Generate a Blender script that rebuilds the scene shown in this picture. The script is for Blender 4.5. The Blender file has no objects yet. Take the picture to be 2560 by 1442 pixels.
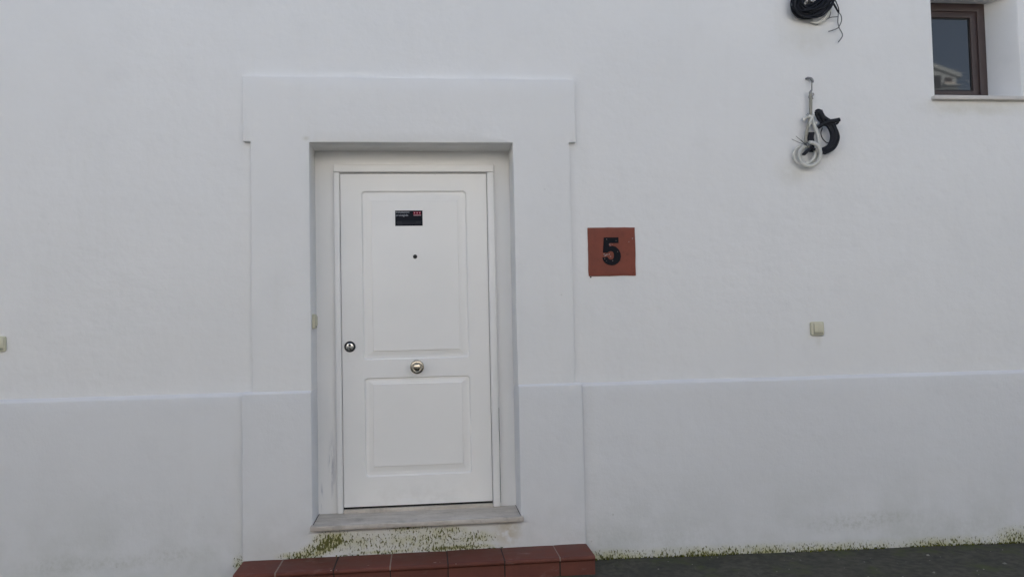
import bpy, bmesh, math, random
from mathutils import Vector, Matrix, noise

# ------------------------------------------------------------------ camera
scene = bpy.context.scene
cam_data = bpy.data.cameras.new('camera')
cam = bpy.data.objects.new('camera', cam_data)
scene.collection.objects.link(cam)
R_ = Vector((0.99410645, -0.10630393, -0.02125642))
U_ = Vector((0.01651461, -0.04528927, 0.9988374))
F_ = Vector((0.10714303, 0.99330174, 0.04326679))
m = Matrix.Identity(4)
for i in range(3):
    m[i][0] = R_[i]; m[i][1] = U_[i]; m[i][2] = -F_[i]
m[0][3], m[1][3], m[2][3] = -0.0067, -4.6, 1.4291
cam.matrix_world = m
cam_data.sensor_width = 36.0
cam_data.lens = 36.0 * 2008.96 / 2560.0
cam_data.clip_end = 500.0
cam_data.clip_start = 0.05
scene.camera = cam

# ------------------------------------------------------------------ sky, sun, exposure
SUN_ELEV, SUN_AZ = math.radians(34), math.radians(5)   # sun stands behind the house: the wall is in open shade
world = bpy.data.worlds.new('World'); scene.world = world
world.use_nodes = True
wn = world.node_tree; wn.nodes.clear()
sky = wn.nodes.new('ShaderNodeTexSky'); sky.sky_type = 'NISHITA'
sky.sun_disc = False
sky.sun_elevation = SUN_ELEV
sky.sun_rotation = SUN_AZ
sky.air_density = 0.9; sky.dust_density = 5.0; sky.ozone_density = 1.0
bg = wn.nodes.new('ShaderNodeBackground'); bg.inputs[1].default_value = 0.12
wo = wn.nodes.new('ShaderNodeOutputWorld')
wn.links.new(sky.outputs[0], bg.inputs[0]); wn.links.new(bg.outputs[0], wo.inputs[0])
sd = bpy.data.lights.new('sun', 'SUN'); sd.energy = 4.5; sd.angle = math.radians(0.5); sd.color = (1.0, 0.95, 0.87)
sun = bpy.data.objects.new('sun', sd); scene.collection.objects.link(sun)
sdir = Vector((math.sin(SUN_AZ) * math.cos(SUN_ELEV), math.cos(SUN_AZ) * math.cos(SUN_ELEV), math.sin(SUN_ELEV)))
sun.rotation_euler = sdir.to_track_quat('Z', 'Y').to_euler()
sun.location = sdir * 30
vs = scene.view_settings
vs.view_transform = 'Standard'; vs.look = 'None'; vs.gamma = 1.0; vs.use_curve_mapping = False
vs.exposure = 1.02
scene.render.engine = 'CYCLES'

random.seed(7)
C = scene.collection

# ------------------------------------------------------------------ helpers
def tag(o, label=None, cat=None, group=None, kind=None):
    if label: o['label'] = label
    if cat: o['category'] = cat
    if group: o['group'] = group
    if kind: o['kind'] = kind
    return o

def thing(name, label, cat, loc, group=None):
    o = bpy.data.objects.new(name, None); C.objects.link(o)
    o.location = loc; o.empty_display_size = 0.1
    return tag(o, label, cat, group)

def wloc(o):
    v = Vector(o.location)
    if o.parent is not None and o.type == 'EMPTY': v = v
    return v

def adopt(o, parent):
    o.parent = parent
    base = parent if parent.type == 'EMPTY' else parent.parent
    if parent.type == 'EMPTY':
        o.matrix_parent_inverse = Matrix.Translation(parent.location).inverted()
    # a mesh parent keeps its vertices in world metres, so its world matrix is the identity

def obj(name, bm, mats, parent=None, smooth=35):
    me = bpy.data.meshes.new(name)
    bmesh.ops.recalc_face_normals(bm, faces=bm.faces[:])
    bm.to_mesh(me); bm.free()
    if smooth:
        for p in me.polygons: p.use_smooth = True
        me.set_sharp_from_angle(angle=math.radians(smooth))
    for mt in (mats if isinstance(mats, (list, tuple)) else [mats]): me.materials.append(mt)
    o = bpy.data.objects.new(name, me); C.objects.link(o)
    if parent is not None: adopt(o, parent)
    return o

def frange(a, b, step):
    n = max(1, int(round((b - a) / step)))
    return [a + (b - a) * i / n for i in range(n + 1)]

def wob(co, amp, sc, seed=0.0):
    p = Vector((co.x * sc + seed, co.y * sc * 0.5 + 3.1, co.z * sc - seed))
    return noise.noise_vector(p) * amp

def cut(bm, axis, vals):
    no = Vector((0, 0, 0)); no[axis] = 1
    for v in vals:
        co = Vector((0, 0, 0)); co[axis] = v
        bmesh.ops.bisect_plane(bm, geom=bm.verts[:] + bm.edges[:] + bm.faces[:], plane_co=co, plane_no=no, dist=1e-5)

def bevel_sharp(bm, w, seg=2, ang=40):
    bmesh.ops.recalc_face_normals(bm, faces=bm.faces[:])
    es = [e for e in bm.edges if len(e.link_faces) == 2 and e.calc_face_angle(0) > math.radians(ang)]
    if es: bmesh.ops.bevel(bm, geom=es, offset=w, segments=seg, profile=0.5, affect='EDGES', clamp_overlap=True)

def boxbm(x0, x1, y0, y1, z0, z1, bm=None):
    bm = bm or bmesh.new()
    v = [bm.verts.new((x, y, z)) for x in (x0, x1) for y in (y0, y1) for z in (z0, z1)]
    for f in ((0, 1, 3, 2), (4, 6, 7, 5), (0, 4, 5, 1), (2, 3, 7, 6), (0, 2, 6, 4), (1, 5, 7, 3)):
        bm.faces.new([v[i] for i in f])
    return bm

def block(x0, x1, y0, y1, z0, z1, bev=0.005, step=0.12, amp=0.002, seg=2, sc=1.7):
    """a hand-plastered block: soft arrises and slightly wandering edges"""
    bm = boxbm(x0, x1, y0, y1, z0, z1)
    if bev: bevel_sharp(bm, bev, seg)
    if amp:
        cut(bm, 0, frange(x0, x1, step)[1:-1]); cut(bm, 2, frange(z0, z1, step)[1:-1])
        for v in bm.verts: v.co += wob(v.co, amp, sc) + wob(v.co, amp * 0.4, sc * 6)
    return bm

def prism_x(profile, x0, x1, bev=0.004, step=0.1, amp=0.003, seg=2, zcuts=None, seed=0.0):
    """profile of (y, z) pulled along x"""
    bm = bmesh.new()
    a = [bm.verts.new((x0, y, z)) for y, z in profile]; b = [bm.verts.new((x1, y, z)) for y, z in profile]
    n = len(profile)
    bm.faces.new(a[::-1]); bm.faces.new(b)
    for i in range(n): bm.faces.new((a[i], a[(i + 1) % n], b[(i + 1) % n], b[i]))
    if bev: bevel_sharp(bm, bev, seg, 25)
    if amp:
        cut(bm, 0, frange(x0, x1, step)[1:-1])
        if zcuts: cut(bm, 2, zcuts)
        for v in bm.verts: v.co += wob(v.co, amp, 1.6, seed) + wob(v.co, amp * 0.4, 9, seed)
    return bm

def lathe(prof, cx, cz, seg=40, bm=None, mi=0):
    """profile of (r, y) turned round the door-normal axis through (cx, cz)"""
    bm = bm or bmesh.new()
    rings = []
    for r, y in prof:
        if r < 1e-6: rings.append([bm.verts.new((cx, y, cz))])
        else: rings.append([bm.verts.new((cx + r * math.cos(2 * math.pi * i / seg), y, cz + r * math.sin(2 * math.pi * i / seg))) for i in range(seg)])
    for a, b in zip(rings, rings[1:]):
        for i in range(seg):
            j = (i + 1) % seg
            if len(a) == 1 and len(b) == 1: continue
            if len(a) == 1: f = bm.faces.new((a[0], b[j], b[i]))
            elif len(b) == 1: f = bm.faces.new((a[i], a[j], b[0]))
            else: f = bm.faces.new((a[i], a[j], b[j], b[i]))
            f.material_index = mi
    return bm

def smooth_path(pts, sub=8, closed=False):
    P = [Vector(p) for p in pts]; n = len(P); out = []
    rng = range(n if closed else n - 1)
    for i in rng:
        g = (lambda k: P[k % n]) if closed else (lambda k: P[min(max(k, 0), n - 1)])
        p0, p1, p2, p3 = g(i - 1), g(i), g(i + 1), g(i + 2)
        for s in range(sub):
            t = s / sub
            out.append(0.5 * ((2 * p1) + (p2 - p0) * t + (2 * p0 - 5 * p1 + 4 * p2 - p3) * t * t + (3 * p1 - p0 - 3 * p2 + p3) * t ** 3))
    if not closed: out.append(P[-1])
    return out

def tube(pts, r, seg=8, bm=None, closed=False, sub=8, ribs=0.0, smoothp=True):
    bm = bm or bmesh.new()
    path = smooth_path(pts, sub, closed) if smoothp else [Vector(p) for p in pts]
    if ribs:                                   # corrugated conduit: resample finely
        fine = []
        for a, b in zip(path, path[1:] + ([path[0]] if closed else [])):
            k = max(1, int((b - a).length / ribs * 3))
            for i in range(k): fine.append(a.lerp(b, i / k))
        path = fine
    n = len(path); rings = []; nrm = None
    for i, p in enumerate(path):
        if closed: t = path[(i + 1) % n] - path[i - 1]
        else: t = path[min(i + 1, n - 1)] - path[max(i - 1, 0)]
        t.normalize()
        if nrm is None:
            nrm = t.orthogonal().normalized()
        nrm = (nrm - t * nrm.dot(t)).normalized()
        bn = t.cross(nrm)
        rr = r * (1 + (0.13 if (i % 3 == 0) else -0.03)) if ribs else r
        rings.append([bm.verts.new(p + (nrm * math.cos(2 * math.pi * k / seg) + bn * math.sin(2 * math.pi * k / seg)) * rr) for k in range(seg)])
    pairs = list(zip(rings, rings[1:])) + ([(rings[-1], rings[0])] if closed else [])
    for a, b in pairs:
        for k in range(seg): bm.faces.new((a[k], a[(k + 1) % seg], b[(k + 1) % seg], b[k]))
    if not closed:
        bm.faces.new(rings[0][::-1]); bm.faces.new(rings[-1])
    return bm

def split_obj(name, bm, mat, parent, smooth=60):
    """one object for each loose tube of bm"""
    bm.verts.ensure_lookup_table(); seen = set(); out = []
    for v0 in bm.verts:
        if v0 in seen: continue
        comp = [v0]; seen.add(v0); st_ = [v0]
        while st_:
            v = st_.pop()
            for e in v.link_edges:
                w = e.other_vert(v)
                if w not in seen: seen.add(w); comp.append(w); st_.append(w)
        nb = bmesh.new(); mp = {v: nb.verts.new(v.co) for v in comp}
        for f in {f for v in comp for f in v.link_faces}: nb.faces.new([mp[v] for v in f.verts])
        out.append(obj(name, nb, mat, parent, smooth))
    bm.free()
    return out

def prism_y(poly, y0, y1, bm=None, mi=0):
    """outline of (x, z) pulled along y (y0 front)"""
    bm = bm or bmesh.new()
    a = [bm.verts.new((x, y0, z)) for x, z in poly]; b = [bm.verts.new((x, y1, z)) for x, z in poly]
    n = len(poly)
    fs = [bm.faces.new(a), bm.faces.new(b[::-1])]
    for i in range(n): fs.append(bm.faces.new((a[i], b[i], b[(i + 1) % n], a[(i + 1) % n])))
    for f in fs: f.material_index = mi
    return bm

def round_rect(x0, x1, z0, z1, r, k=5):
    out = []
    for cx, cz, a0 in ((x1 - r, z1 - r, 0), (x0 + r, z1 - r, 90), (x0 + r, z0 + r, 180), (x1 - r, z0 + r, 270)):
        for i in range(k + 1):
            a = math.radians(a0 + 90 * i / k); out.append((cx + r * math.cos(a), cz + r * math.sin(a)))
    return out

# ------------------------------------------------------------------ materials
class NT:
    def __init__(s, name):
        s.m = bpy.data.materials.new(name); s.m.use_nodes = True
        s.t = s.m.node_tree; s.n = s.t.nodes; s.l = s.t.links
        s.b = s.n['Principled BSDF']
        s.pos = s.n.new('ShaderNodeNewGeometry').outputs['Position']
    def vec(s, scale=(1, 1, 1), off=(0, 0, 0)):
        mp = s.n.new('ShaderNodeMapping'); mp.inputs['Scale'].default_value = scale; mp.inputs['Location'].default_value = off
        s.l.new(s.pos, mp.inputs[0]); return mp.outputs[0]
    def noise(s, scale, detail=3, rough=0.55, vec=None):
        t = s.n.new('ShaderNodeTexNoise'); t.inputs['Scale'].default_value = scale
        t.inputs['Detail'].default_value = detail; t.inputs['Roughness'].default_value = rough
        s.l.new(vec if vec is not None else s.pos, t.inputs['Vector']); return t.outputs['Fac']
    def ramp(s, f, a, b, lo=0.0, hi=1.0, smooth=True):
        r = s.n.new('ShaderNodeMapRange'); r.interpolation_type = 'SMOOTHSTEP' if smooth else 'LINEAR'
        r.inputs[1].default_value = a; r.inputs[2].default_value = b; r.inputs[3].default_value = lo; r.inputs[4].default_value = hi
        s.l.new(f, r.inputs[0]); return r.outputs[0]
    def math(s, op, a, b=None, clamp=False):
        x = s.n.new('ShaderNodeMath'); x.operation = op; x.use_clamp = clamp
        for i, v in enumerate((a, b)):
            if v is None: continue
            if isinstance(v, (int, float)): x.inputs[i].default_value = v
            else: s.l.new(v, x.inputs[i])
        return x.outputs[0]
    def mix(s, f, a, b):
        x = s.n.new('ShaderNodeMix'); x.data_type = 'RGBA'
        for i, v in ((0, f), (6, a), (7, b)):
            if isinstance(v, (int, float)): x.inputs[i].default_value = v
            elif isinstance(v, tuple): x.inputs[i].default_value = (*v, 1)
            else: s.l.new(v, x.inputs[i])
        return x.outputs[2]
    def blob(s, x, z, sx, sz, amp=1.0):
        """soft patch on the wall face centred at (x, z)"""
        v = s.vec((1 / sx, 0, 1 / sz), (-x / sx, 0, -z / sz))
        ln = s.n.new('ShaderNodeVectorMath'); ln.operation = 'LENGTH'; s.l.new(v, ln.inputs[0])
        return s.ramp(ln.outputs['Value'], 0.0, 1.0, amp, 0.0)
    def bump(s, h, strength=0.3, dist=0.002, prev=None):
        b = s.n.new('ShaderNodeBump'); b.inputs['Strength'].default_value = strength; b.inputs['Distance'].default_value = dist
        s.l.new(h, b.inputs['Height'])
        if prev is not None: s.l.new(prev, b.inputs['Normal'])
        return b.outputs[0]
    def out(s, col, rough=0.6, normal=None, metal=0.0, spec=0.5):
        if isinstance(col, tuple): s.b.inputs['Base Color'].default_value = (*col, 1)
        else: s.l.new(col, s.b.inputs['Base Color'])
        if isinstance(rough, (int, float)): s.b.inputs['Roughness'].default_value = rough
        else: s.l.new(rough, s.b.inputs['Roughness'])
        s.b.inputs['Metallic'].default_value = metal
        s.b.inputs['Specular IOR Level'].default_value = spec
        if normal is not None: s.l.new(normal, s.b.inputs['Normal'])
        return s.m

WHITE = (0.83, 0.83, 0.82)

# patches of growth on the wall: (x, z, half width, half height, strength)
GREEN = [(-0.545, 0.262, 0.14, 0.070, 0.95), (-0.61, 0.215, 0.13, 0.05, 0.85), (-0.72, 0.188, 0.16, 0.030, 0.85), (-0.42, 0.24, 0.22, 0.10, 0.32), (-0.13, 0.315, 0.16, 0.035, 0.55),
         (-0.05, 0.235, 0.50, 0.10, 0.50), (0.27, 0.235, 0.16, 0.06, 0.42), (0.10, 0.285, 0.15, 0.04, 0.35), (0.16, 0.186, 0.30, 0.022, 0.85), (-0.25, 0.184, 0.25, 0.016, 0.5), (-1.04, 0.15, 0.05, 0.07, 0.5),
         (-0.07, 0.322, 0.60, 0.014, 0.6), (3.52, 0.09, 0.20, 0.08, 0.45)]
OLIVE = [(2.44, 0.21, 0.40, 0.085, 0.55), (2.72, 0.235, 0.28, 0.06, 0.4), (1.35, 0.17, 0.6, 0.12, 0.22), (-1.40, 0.215, 0.22, 0.08, 0.42),
         (-1.66, 0.19, 0.28, 0.06, 0.40), (-1.97, 0.19, 0.32, 0.09, 0.42), (-0.85, 0.23, 0.2, 0.1, 0.15), (3.1, 0.15, 0.8, 0.12, 0.22), (0.95, 0.20, 0.2, 0.13, 0.2)]
def ground_z(x, y=0.0):
    t = min(1.0, max(0.0, (-0.2 - x) / 0.9)); drop = 0.06 * t * t * (3 - 2 * t)     # the street dips left of the step
    return 0.0828 - 0.0126 * x + 0.006 * y - drop

def plaster(name, growth=False):
    s = NT(name)
    base = (0.765, 0.772, 0.778) if growth else WHITE      # greyer base colour on the plinth and surround base
    big = s.noise(0.9, 4, 0.6); med = s.noise(5.0, 4, 0.6)
    streak = s.noise(1.0, 4, 0.6, s.vec((9, 9, 0.7)))
    col = s.mix(s.ramp(big, 0.35, 0.7, 0.0, 1.0), base, tuple(v * 0.965 for v in base))
    col = s.mix(s.ramp(med, 0.5, 0.75, 0.0, 0.35), col, tuple(v * 0.92 for v in base))
    col = s.mix(s.ramp(streak, 0.55, 0.8, 0.0, 0.25), col, tuple(v * w for v, w in zip(base, (0.90, 0.90, 0.87))))
    # sparse small knocks and fly specks
    vor = s.n.new('ShaderNodeTexVoronoi'); vor.inputs['Scale'].default_value = 5.2; vor.inputs['Randomness'].default_value = 1
    s.l.new(s.vec((1, 1, 1), (0.3, 0, 0.1)), vor.inputs['Vector'])
    sp = s.ramp(vor.outputs['Distance'], 0.012, 0.045, 1.0, 0.0)
    keep = s.ramp(s.noise(1.7, 2), 0.52, 0.62)
    col = s.mix(s.math('MULTIPLY', s.math('MULTIPLY', sp, keep), 0.5), col, (0.38, 0.37, 0.34))
    fine = s.noise(160, 3, 0.6); gr = s.noise(14, 4, 0.55)
    nrm = s.bump(s.noise(1.0, 3, 0.5, s.vec((2.2, 2.2, 5.0))), 0.5, 0.012); nrm = s.bump(gr, 0.5, 0.006, nrm); nrm = s.bump(fine, 0.25, 0.0015, nrm)
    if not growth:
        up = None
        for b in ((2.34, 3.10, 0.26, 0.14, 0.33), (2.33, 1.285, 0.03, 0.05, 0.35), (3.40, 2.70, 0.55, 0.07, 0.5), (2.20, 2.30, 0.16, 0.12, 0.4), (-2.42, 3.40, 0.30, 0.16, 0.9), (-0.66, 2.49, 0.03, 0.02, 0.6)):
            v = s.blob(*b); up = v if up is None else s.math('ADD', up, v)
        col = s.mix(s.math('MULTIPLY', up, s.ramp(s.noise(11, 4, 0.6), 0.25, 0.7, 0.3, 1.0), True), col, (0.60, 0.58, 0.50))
    if growth:
        sepz = s.n.new('ShaderNodeSeparateXYZ'); s.l.new(s.pos, sepz.inputs[0])
        h = s.math('ADD', s.math('SUBTRACT', sepz.outputs[2], 0.0828), s.math('MULTIPLY', sepz.outputs[0], 0.0126))  # height over the street
        # soot and splash dirt low down
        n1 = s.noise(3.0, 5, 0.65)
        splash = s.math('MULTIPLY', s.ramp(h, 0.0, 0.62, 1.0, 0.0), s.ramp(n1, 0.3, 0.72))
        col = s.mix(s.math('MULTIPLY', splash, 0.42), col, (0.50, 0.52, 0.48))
        ol = None
        for b in OLIVE:
            v = s.blob(*b); ol = v if ol is None else s.math('ADD', ol, v)
        oln = s.ramp(s.noise(38, 5, 0.7), 0.40, 0.66)
        olf = s.math('MULTIPLY', s.math('MULTIPLY', ol, 0.55), s.math('ADD', s.math('MULTIPLY', oln, 0.9), 0.25), True)
        col = s.mix(olf, col, (0.33, 0.345, 0.265))
        g = s.math('MULTIPLY', s.ramp(h, 0.0, 0.075, 0.8, 0.0), s.math('MULTIPLY', s.ramp(s.noise(1.9, 3, 0.6), 0.34, 0.60, 0.35, 1.0), s.ramp(sepz.outputs[0], 0.6, 0.9)))
        for b in GREEN: g = s.math('ADD', g, s.blob(*b))
        stain = s.math('MULTIPLY', s.math('MULTIPLY', g, 1.5), s.ramp(s.noise(26, 4, 0.6), 0.25, 0.7, 0.25, 1.0), True)
        col = s.mix(s.math('MULTIPLY', stain, 0.9), col, (0.50, 0.49, 0.24))
        sv = s.noise(1.0, 4, 0.62, s.vec((120, 120, 62)))
        spk = s.ramp(s.math('ADD', sv, s.math('MULTIPLY', g, 0.21)), 0.615, 0.69)
        spk = s.math('MULTIPLY', spk, s.ramp(g, 0.02, 0.25))
        col = s.mix(spk, col, s.mix(s.noise(60, 2), (0.040, 0.044, 0.016), (0.19, 0.19, 0.055)))
        rust = s.math('MULTIPLY', s.blob(0.43, 0.26, 0.11, 0.12, 0.75), s.ramp(s.noise(22, 4), 0.3, 0.6))
        col = s.mix(rust, col, (0.50, 0.44, 0.31))
        nrm = s.bump(sv, 0.3, 0.003, nrm)
    return s.out(col, 0.72, nrm, spec=0.3)

def painted(name, col, rough=0.38, dirt=0.15):
    s = NT(name)
    a = s.noise(2.2, 4, 0.6); b = s.noise(30, 3, 0.6)
    c = s.mix(s.ramp(a, 0.4, 0.75, 0.0, dirt * 2), col, tuple(v * 0.9 for v in col))
    vor = s.n.new('ShaderNodeTexVoronoi'); vor.inputs['Scale'].default_value = 9.0; s.l.new(s.vec((1, 1, 1), (0.1, 0, 0.3)), vor.inputs['Vector'])
    sp = s.math('MULTIPLY', s.ramp(vor.outputs['Distance'], 0.015, 0.05, 1.0, 0.0), s.ramp(s.noise(2.6, 2), 0.53, 0.62))
    c = s.mix(s.math('MULTIPLY', sp, 0.5), c, (0.40, 0.38, 0.35))
    hand = s.math('MULTIPLY', s.math('ADD', s.blob(-0.45, 1.27, 0.10, 0.20, 0.5), s.math('ADD', s.blob(-0.06, 1.15, 0.14, 0.12, 0.35), s.blob(-0.06, 0.40, 0.60, 0.16, 0.55))), s.ramp(s.noise(9, 5, 0.7), 0.4, 0.7))
    c = s.mix(s.math('MULTIPLY', hand, 0.55), c, (0.62, 0.60, 0.56))
    n = s.bump(b, 0.08, 0.001)
    return s.out(c, s.ramp(a, 0.3, 0.7, rough - 0.04, rough + 0.08), n)

def plain(name, col, rough=0.5, metal=0.0, var=0.15, scale=40, spec=0.5, bump=0.0):
    s = NT(name)
    f = s.noise(scale, 4, 0.6)
    c = s.mix(f, tuple(v * (1 - var) for v in col), tuple(min(1, v * (1 + var)) for v in col))
    return s.out(c, s.ramp(f, 0.3, 0.7, max(0.02, rough - 0.06), rough + 0.06), s.bump(f, bump, 0.002) if bump else None, metal, spec)

M = {}
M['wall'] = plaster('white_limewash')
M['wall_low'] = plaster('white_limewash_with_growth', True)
M['door'] = painted('white_lacquer', (0.875, 0.87, 0.85))
M['frame'] = painted('white_frame_paint', (0.875, 0.87, 0.855), 0.42, 0.15)

def recess():
    s = NT('scuffed_recess_paint')
    a = s.noise(2.2, 4, 0.6); st_ = s.noise(1.0, 4, 0.65, s.vec((60, 60, 7)))
    c = s.mix(s.ramp(a, 0.4, 0.75, 0.0, 0.3), (0.885, 0.88, 0.865), (0.83, 0.825, 0.81))
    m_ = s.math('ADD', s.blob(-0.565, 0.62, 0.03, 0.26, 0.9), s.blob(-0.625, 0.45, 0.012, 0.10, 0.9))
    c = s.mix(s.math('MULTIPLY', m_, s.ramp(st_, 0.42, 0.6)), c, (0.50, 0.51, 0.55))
    return s.out(c, 0.55, s.bump(s.noise(30, 3), 0.1, 0.001))
M['recess'] = recess()

def marble():
    s = NT('grey_marble')
    a = s.noise(1.0, 6, 0.65, s.vec((5, 16, 16))); b = s.noise(60, 4, 0.6); d = s.noise(9, 5, 0.65)
    c = s.mix(s.ramp(a, 0.3, 0.7), (0.47, 0.425, 0.37), (0.63, 0.585, 0.52))
    c = s.mix(s.ramp(b, 0.5, 0.75, 0, 0.4), c, (0.33, 0.30, 0.26))
    c = s.mix(s.ramp(d, 0.55, 0.75, 0, 0.55), c, (0.29, 0.265, 0.225))
    return s.out(c, s.ramp(d, 0.3, 0.7, 0.35, 0.6), s.bump(b, 0.15, 0.001))
M['marble'] = marble()

def terracotta(name, base, worn=0.5):
    s = NT(name)
    oi = s.n.new('ShaderNodeObjectInfo')
    a = s.noise(7, 5, 0.65); b = s.noise(55, 4, 0.6); w = s.noise(1.0, 5, 0.7, s.vec((7, 15, 15)))
    c = s.mix(s.ramp(a, 0.3, 0.7), tuple(v * 0.82 for v in base), tuple(v * 1.12 for v in base))
    c = s.mix(s.math('MULTIPLY', oi.outputs['Random'], 0.7), c, tuple(v * 0.72 for v in base))
    c = s.mix(s.ramp(b, 0.55, 0.8, 0, 0.35), c, (0.06, 0.035, 0.03))
    c = s.mix(s.ramp(w, 0.57, 0.78, 0, worn), c, (0.27, 0.17, 0.145))
    return s.out(c, s.ramp(a, 0.3, 0.7, 0.55, 0.75), s.bump(b, 0.2, 0.0012), spec=0.22)
M['tile'] = terracotta('terracotta_step_tile', (0.162, 0.056, 0.040), 0.6)
M['numtile'] = terracotta('terracotta_number_tile', (0.27, 0.082, 0.055), 0.06)
M['mortar'] = plain('step_mortar', (0.11, 0.080, 0.065), 0.9, var=0.5, scale=90, bump=0.5)
M['grout_pale'] = plain('pale_grout', (0.26, 0.19, 0.155), 0.9, var=0.5, scale=60)
M['grout_dark'] = plain('dark_grout', (0.030, 0.022, 0.018), 0.9, var=0.5, scale=60)
M['chip'] = plain('chipped_clay', (0.38, 0.25, 0.20), 0.9, var=0.4, scale=150)
M['black_paint'] = plain('black_numeral_paint', (0.009, 0.010, 0.014), 0.7, var=0.3, spec=0.15)
M['flake'] = plain('worn_paint_residue', (0.33, 0.25, 0.24), 0.8, var=0.4, scale=200)
M['cream'] = plain('aged_cream_plastic', (0.62, 0.595, 0.45), 0.42, var=0.06, scale=25)
M['cream_dark'] = plain('grimy_cream_plastic', (0.36, 0.35, 0.28), 0.6, var=0.25, scale=120)
M['black_cable'] = plain('black_rubber_cable', (0.012, 0.014, 0.020), 0.6, var=0.35, scale=60, spec=0.3)
M['white_cable'] = plain('off_white_cable', (0.66, 0.66, 0.62), 0.5, var=0.12, scale=60)
M['old_cable'] = plain('dirty_beige_cable', (0.36, 0.35, 0.30), 0.7, var=0.3, scale=110)
M['grey_wire'] = plain('grey_wire', (0.12, 0.125, 0.13), 0.5, var=0.3, scale=60)
M['zinc'] = plain('dull_zinc', (0.30, 0.30, 0.30), 0.5, 0.6, var=0.3, scale=120)
M['nickel'] = plain('brushed_nickel', (0.44, 0.40, 0.33), 0.18, 1.0, var=0.08, scale=80)
M['steel'] = plain('satin_steel', (0.60, 0.60, 0.58), 0.28, 1.0, var=0.08, scale=90)
M['black_metal'] = plain('black_lock_ring', (0.010, 0.011, 0.013), 0.3, var=0.2)
M['void'] = plain('keyhole_dark', (0.006, 0.006, 0.006), 0.7)
M['sticker'] = plain('black_sticker_vinyl', (0.010, 0.012, 0.019), 0.6, var=0.2, scale=90, spec=0.12)
M['sticker_grey'] = plain('grey_sticker_print', (0.030, 0.033, 0.040), 0.6, var=0.2, scale=200, spec=0.12)
M['ink_white'] = plain('pale_sticker_ink', (0.42, 0.44, 0.49), 0.6, var=0.1, spec=0.1)
M['ink_red'] = plain('red_sticker_ink', (0.22, 0.010, 0.030), 0.6, var=0.15, spec=0.1)
M['ink_pink'] = plain('pale_red_sticker_ink', (0.55, 0.33, 0.38), 0.4, var=0.1)
M['brown'] = plain('brown_window_aluminium', (0.048, 0.030, 0.029), 0.5, var=0.12, scale=30)
M['gap'] = plain('grey_gap_strip', (0.60, 0.585, 0.57), 0.8)
M['gasket'] = plain('black_gasket', (0.012, 0.012, 0.013), 0.6)
M['sillstone'] = plain('pale_sill_stone', (0.62, 0.59, 0.56), 0.6, var=0.1, scale=30, bump=0.1)
M['roof'] = plain('clay_roof', (0.30, 0.13, 0.08), 0.85, var=0.3, scale=12)
M['far_wall'] = plain('grey_far_render', (0.42, 0.47, 0.50), 0.9, var=0.08, scale=3)  # even blue-grey, set darker to dim the house mirrored in the pane
M['dark'] = plain('dark_interior', (0.03, 0.03, 0.032), 0.9)

def glass():
    s = NT('window_glass')
    s.b.inputs['IOR'].default_value = 1.65      # two panes reflect about twice what one does
    return s.out((0.052, 0.054, 0.056), 0.025, None, 0.0, 0.5)
M['glass'] = glass()

def asphalt():
    s = NT('old_street_concrete')
    a = s.noise(2.2, 5, 0.65); b = s.noise(26, 5, 0.65); c_ = s.noise(150, 3, 0.6); g = s.noise(4.5, 5, 0.65, s.vec((1, 1, 1), (4, 2, 0)))
    c = s.mix(s.ramp(b, 0.3, 0.7), (0.050, 0.047, 0.036), (0.092, 0.087, 0.066))
    c = s.mix(s.ramp(a, 0.45, 0.7, 0, 0.6), c, (0.030, 0.031, 0.026))
    c = s.mix(s.ramp(g, 0.50, 0.68, 0, 0.8), c, (0.070, 0.082, 0.030))
    c = s.mix(s.ramp(c_, 0.66, 0.78, 0, 0.3), c, (0.16, 0.155, 0.13))
    n = s.bump(b, 0.35, 0.004); n = s.bump(c_, 0.3, 0.002, n)
    return s.out(c, 0.85, n, spec=0.3)
M['street'] = asphalt()

def mossmat():
    s = NT('moss')
    c = s.mix(s.ramp(s.noise(40, 3), 0.3, 0.7), (0.030, 0.036, 0.011), (0.17, 0.18, 0.040))
    return s.out(c, 0.95, None, spec=0.1)
M['moss'] = mossmat()
M['pebble'] = plain('pale_pebble', (0.24, 0.23, 0.20), 0.85, var=0.6, scale=14)

# ------------------------------------------------------------------ the street
def nonuni(lo, hi, a, b, fine, grow=1.35):
    vals = frange(a, b, fine); st = fine; v = b
    while v < hi: st *= grow; v = min(hi, v + st); vals.append(v)
    st = fine; v = a
    while v > lo: st *= grow; v = max(lo, v - st); vals.insert(0, v)
    return vals
gx = nonuni(-120, 120, -1.6, 4.4, 0.03); gy = nonuni(-120, 40, -1.1, 0.02, 0.03)
bm = bmesh.new(); grid = []
for y in gy:
    row = []
    for x in gx:
        near = max(0.0, 1 - max(0, -y - 1.2) / 3) if -3 < x < 6 else 0.0
        z = ground_z(x, y) if y < 0.1 else ground_z(x, 0.1)
        z += near * (0.006 * noise.noise(Vector((x * 3, y * 3, 0))) + 0.0012 * noise.noise(Vector((x * 14, y * 14, 5))))
        row.append(bm.verts.new((x, y, z)))
    grid.append(row)
for j in range(len(gy) - 1):
    for i in range(len(gx) - 1): bm.faces.new((grid[j][i], grid[j][i + 1], grid[j + 1][i + 1], grid[j + 1][i]))
o = obj('street', bm, M['street'], smooth=180); tag(o, kind='structure', label='dark mossy concrete street sloping down along the white wall')

# ------------------------------------------------------------------ the white house
DX0, DX1, DTOP, TH = -0.643, 0.5084, 2.468, 0.350      # door opening, soffit and top of the threshold
REC = 0.205
SF, BF, PF = -0.034, -0.048, -0.022                    # faces of surround, its bases, plinth
house = thing('white_house', 'whitewashed house wall with raised door surround, plinth and small brown window', 'house', (0, 0, 0.08))

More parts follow.
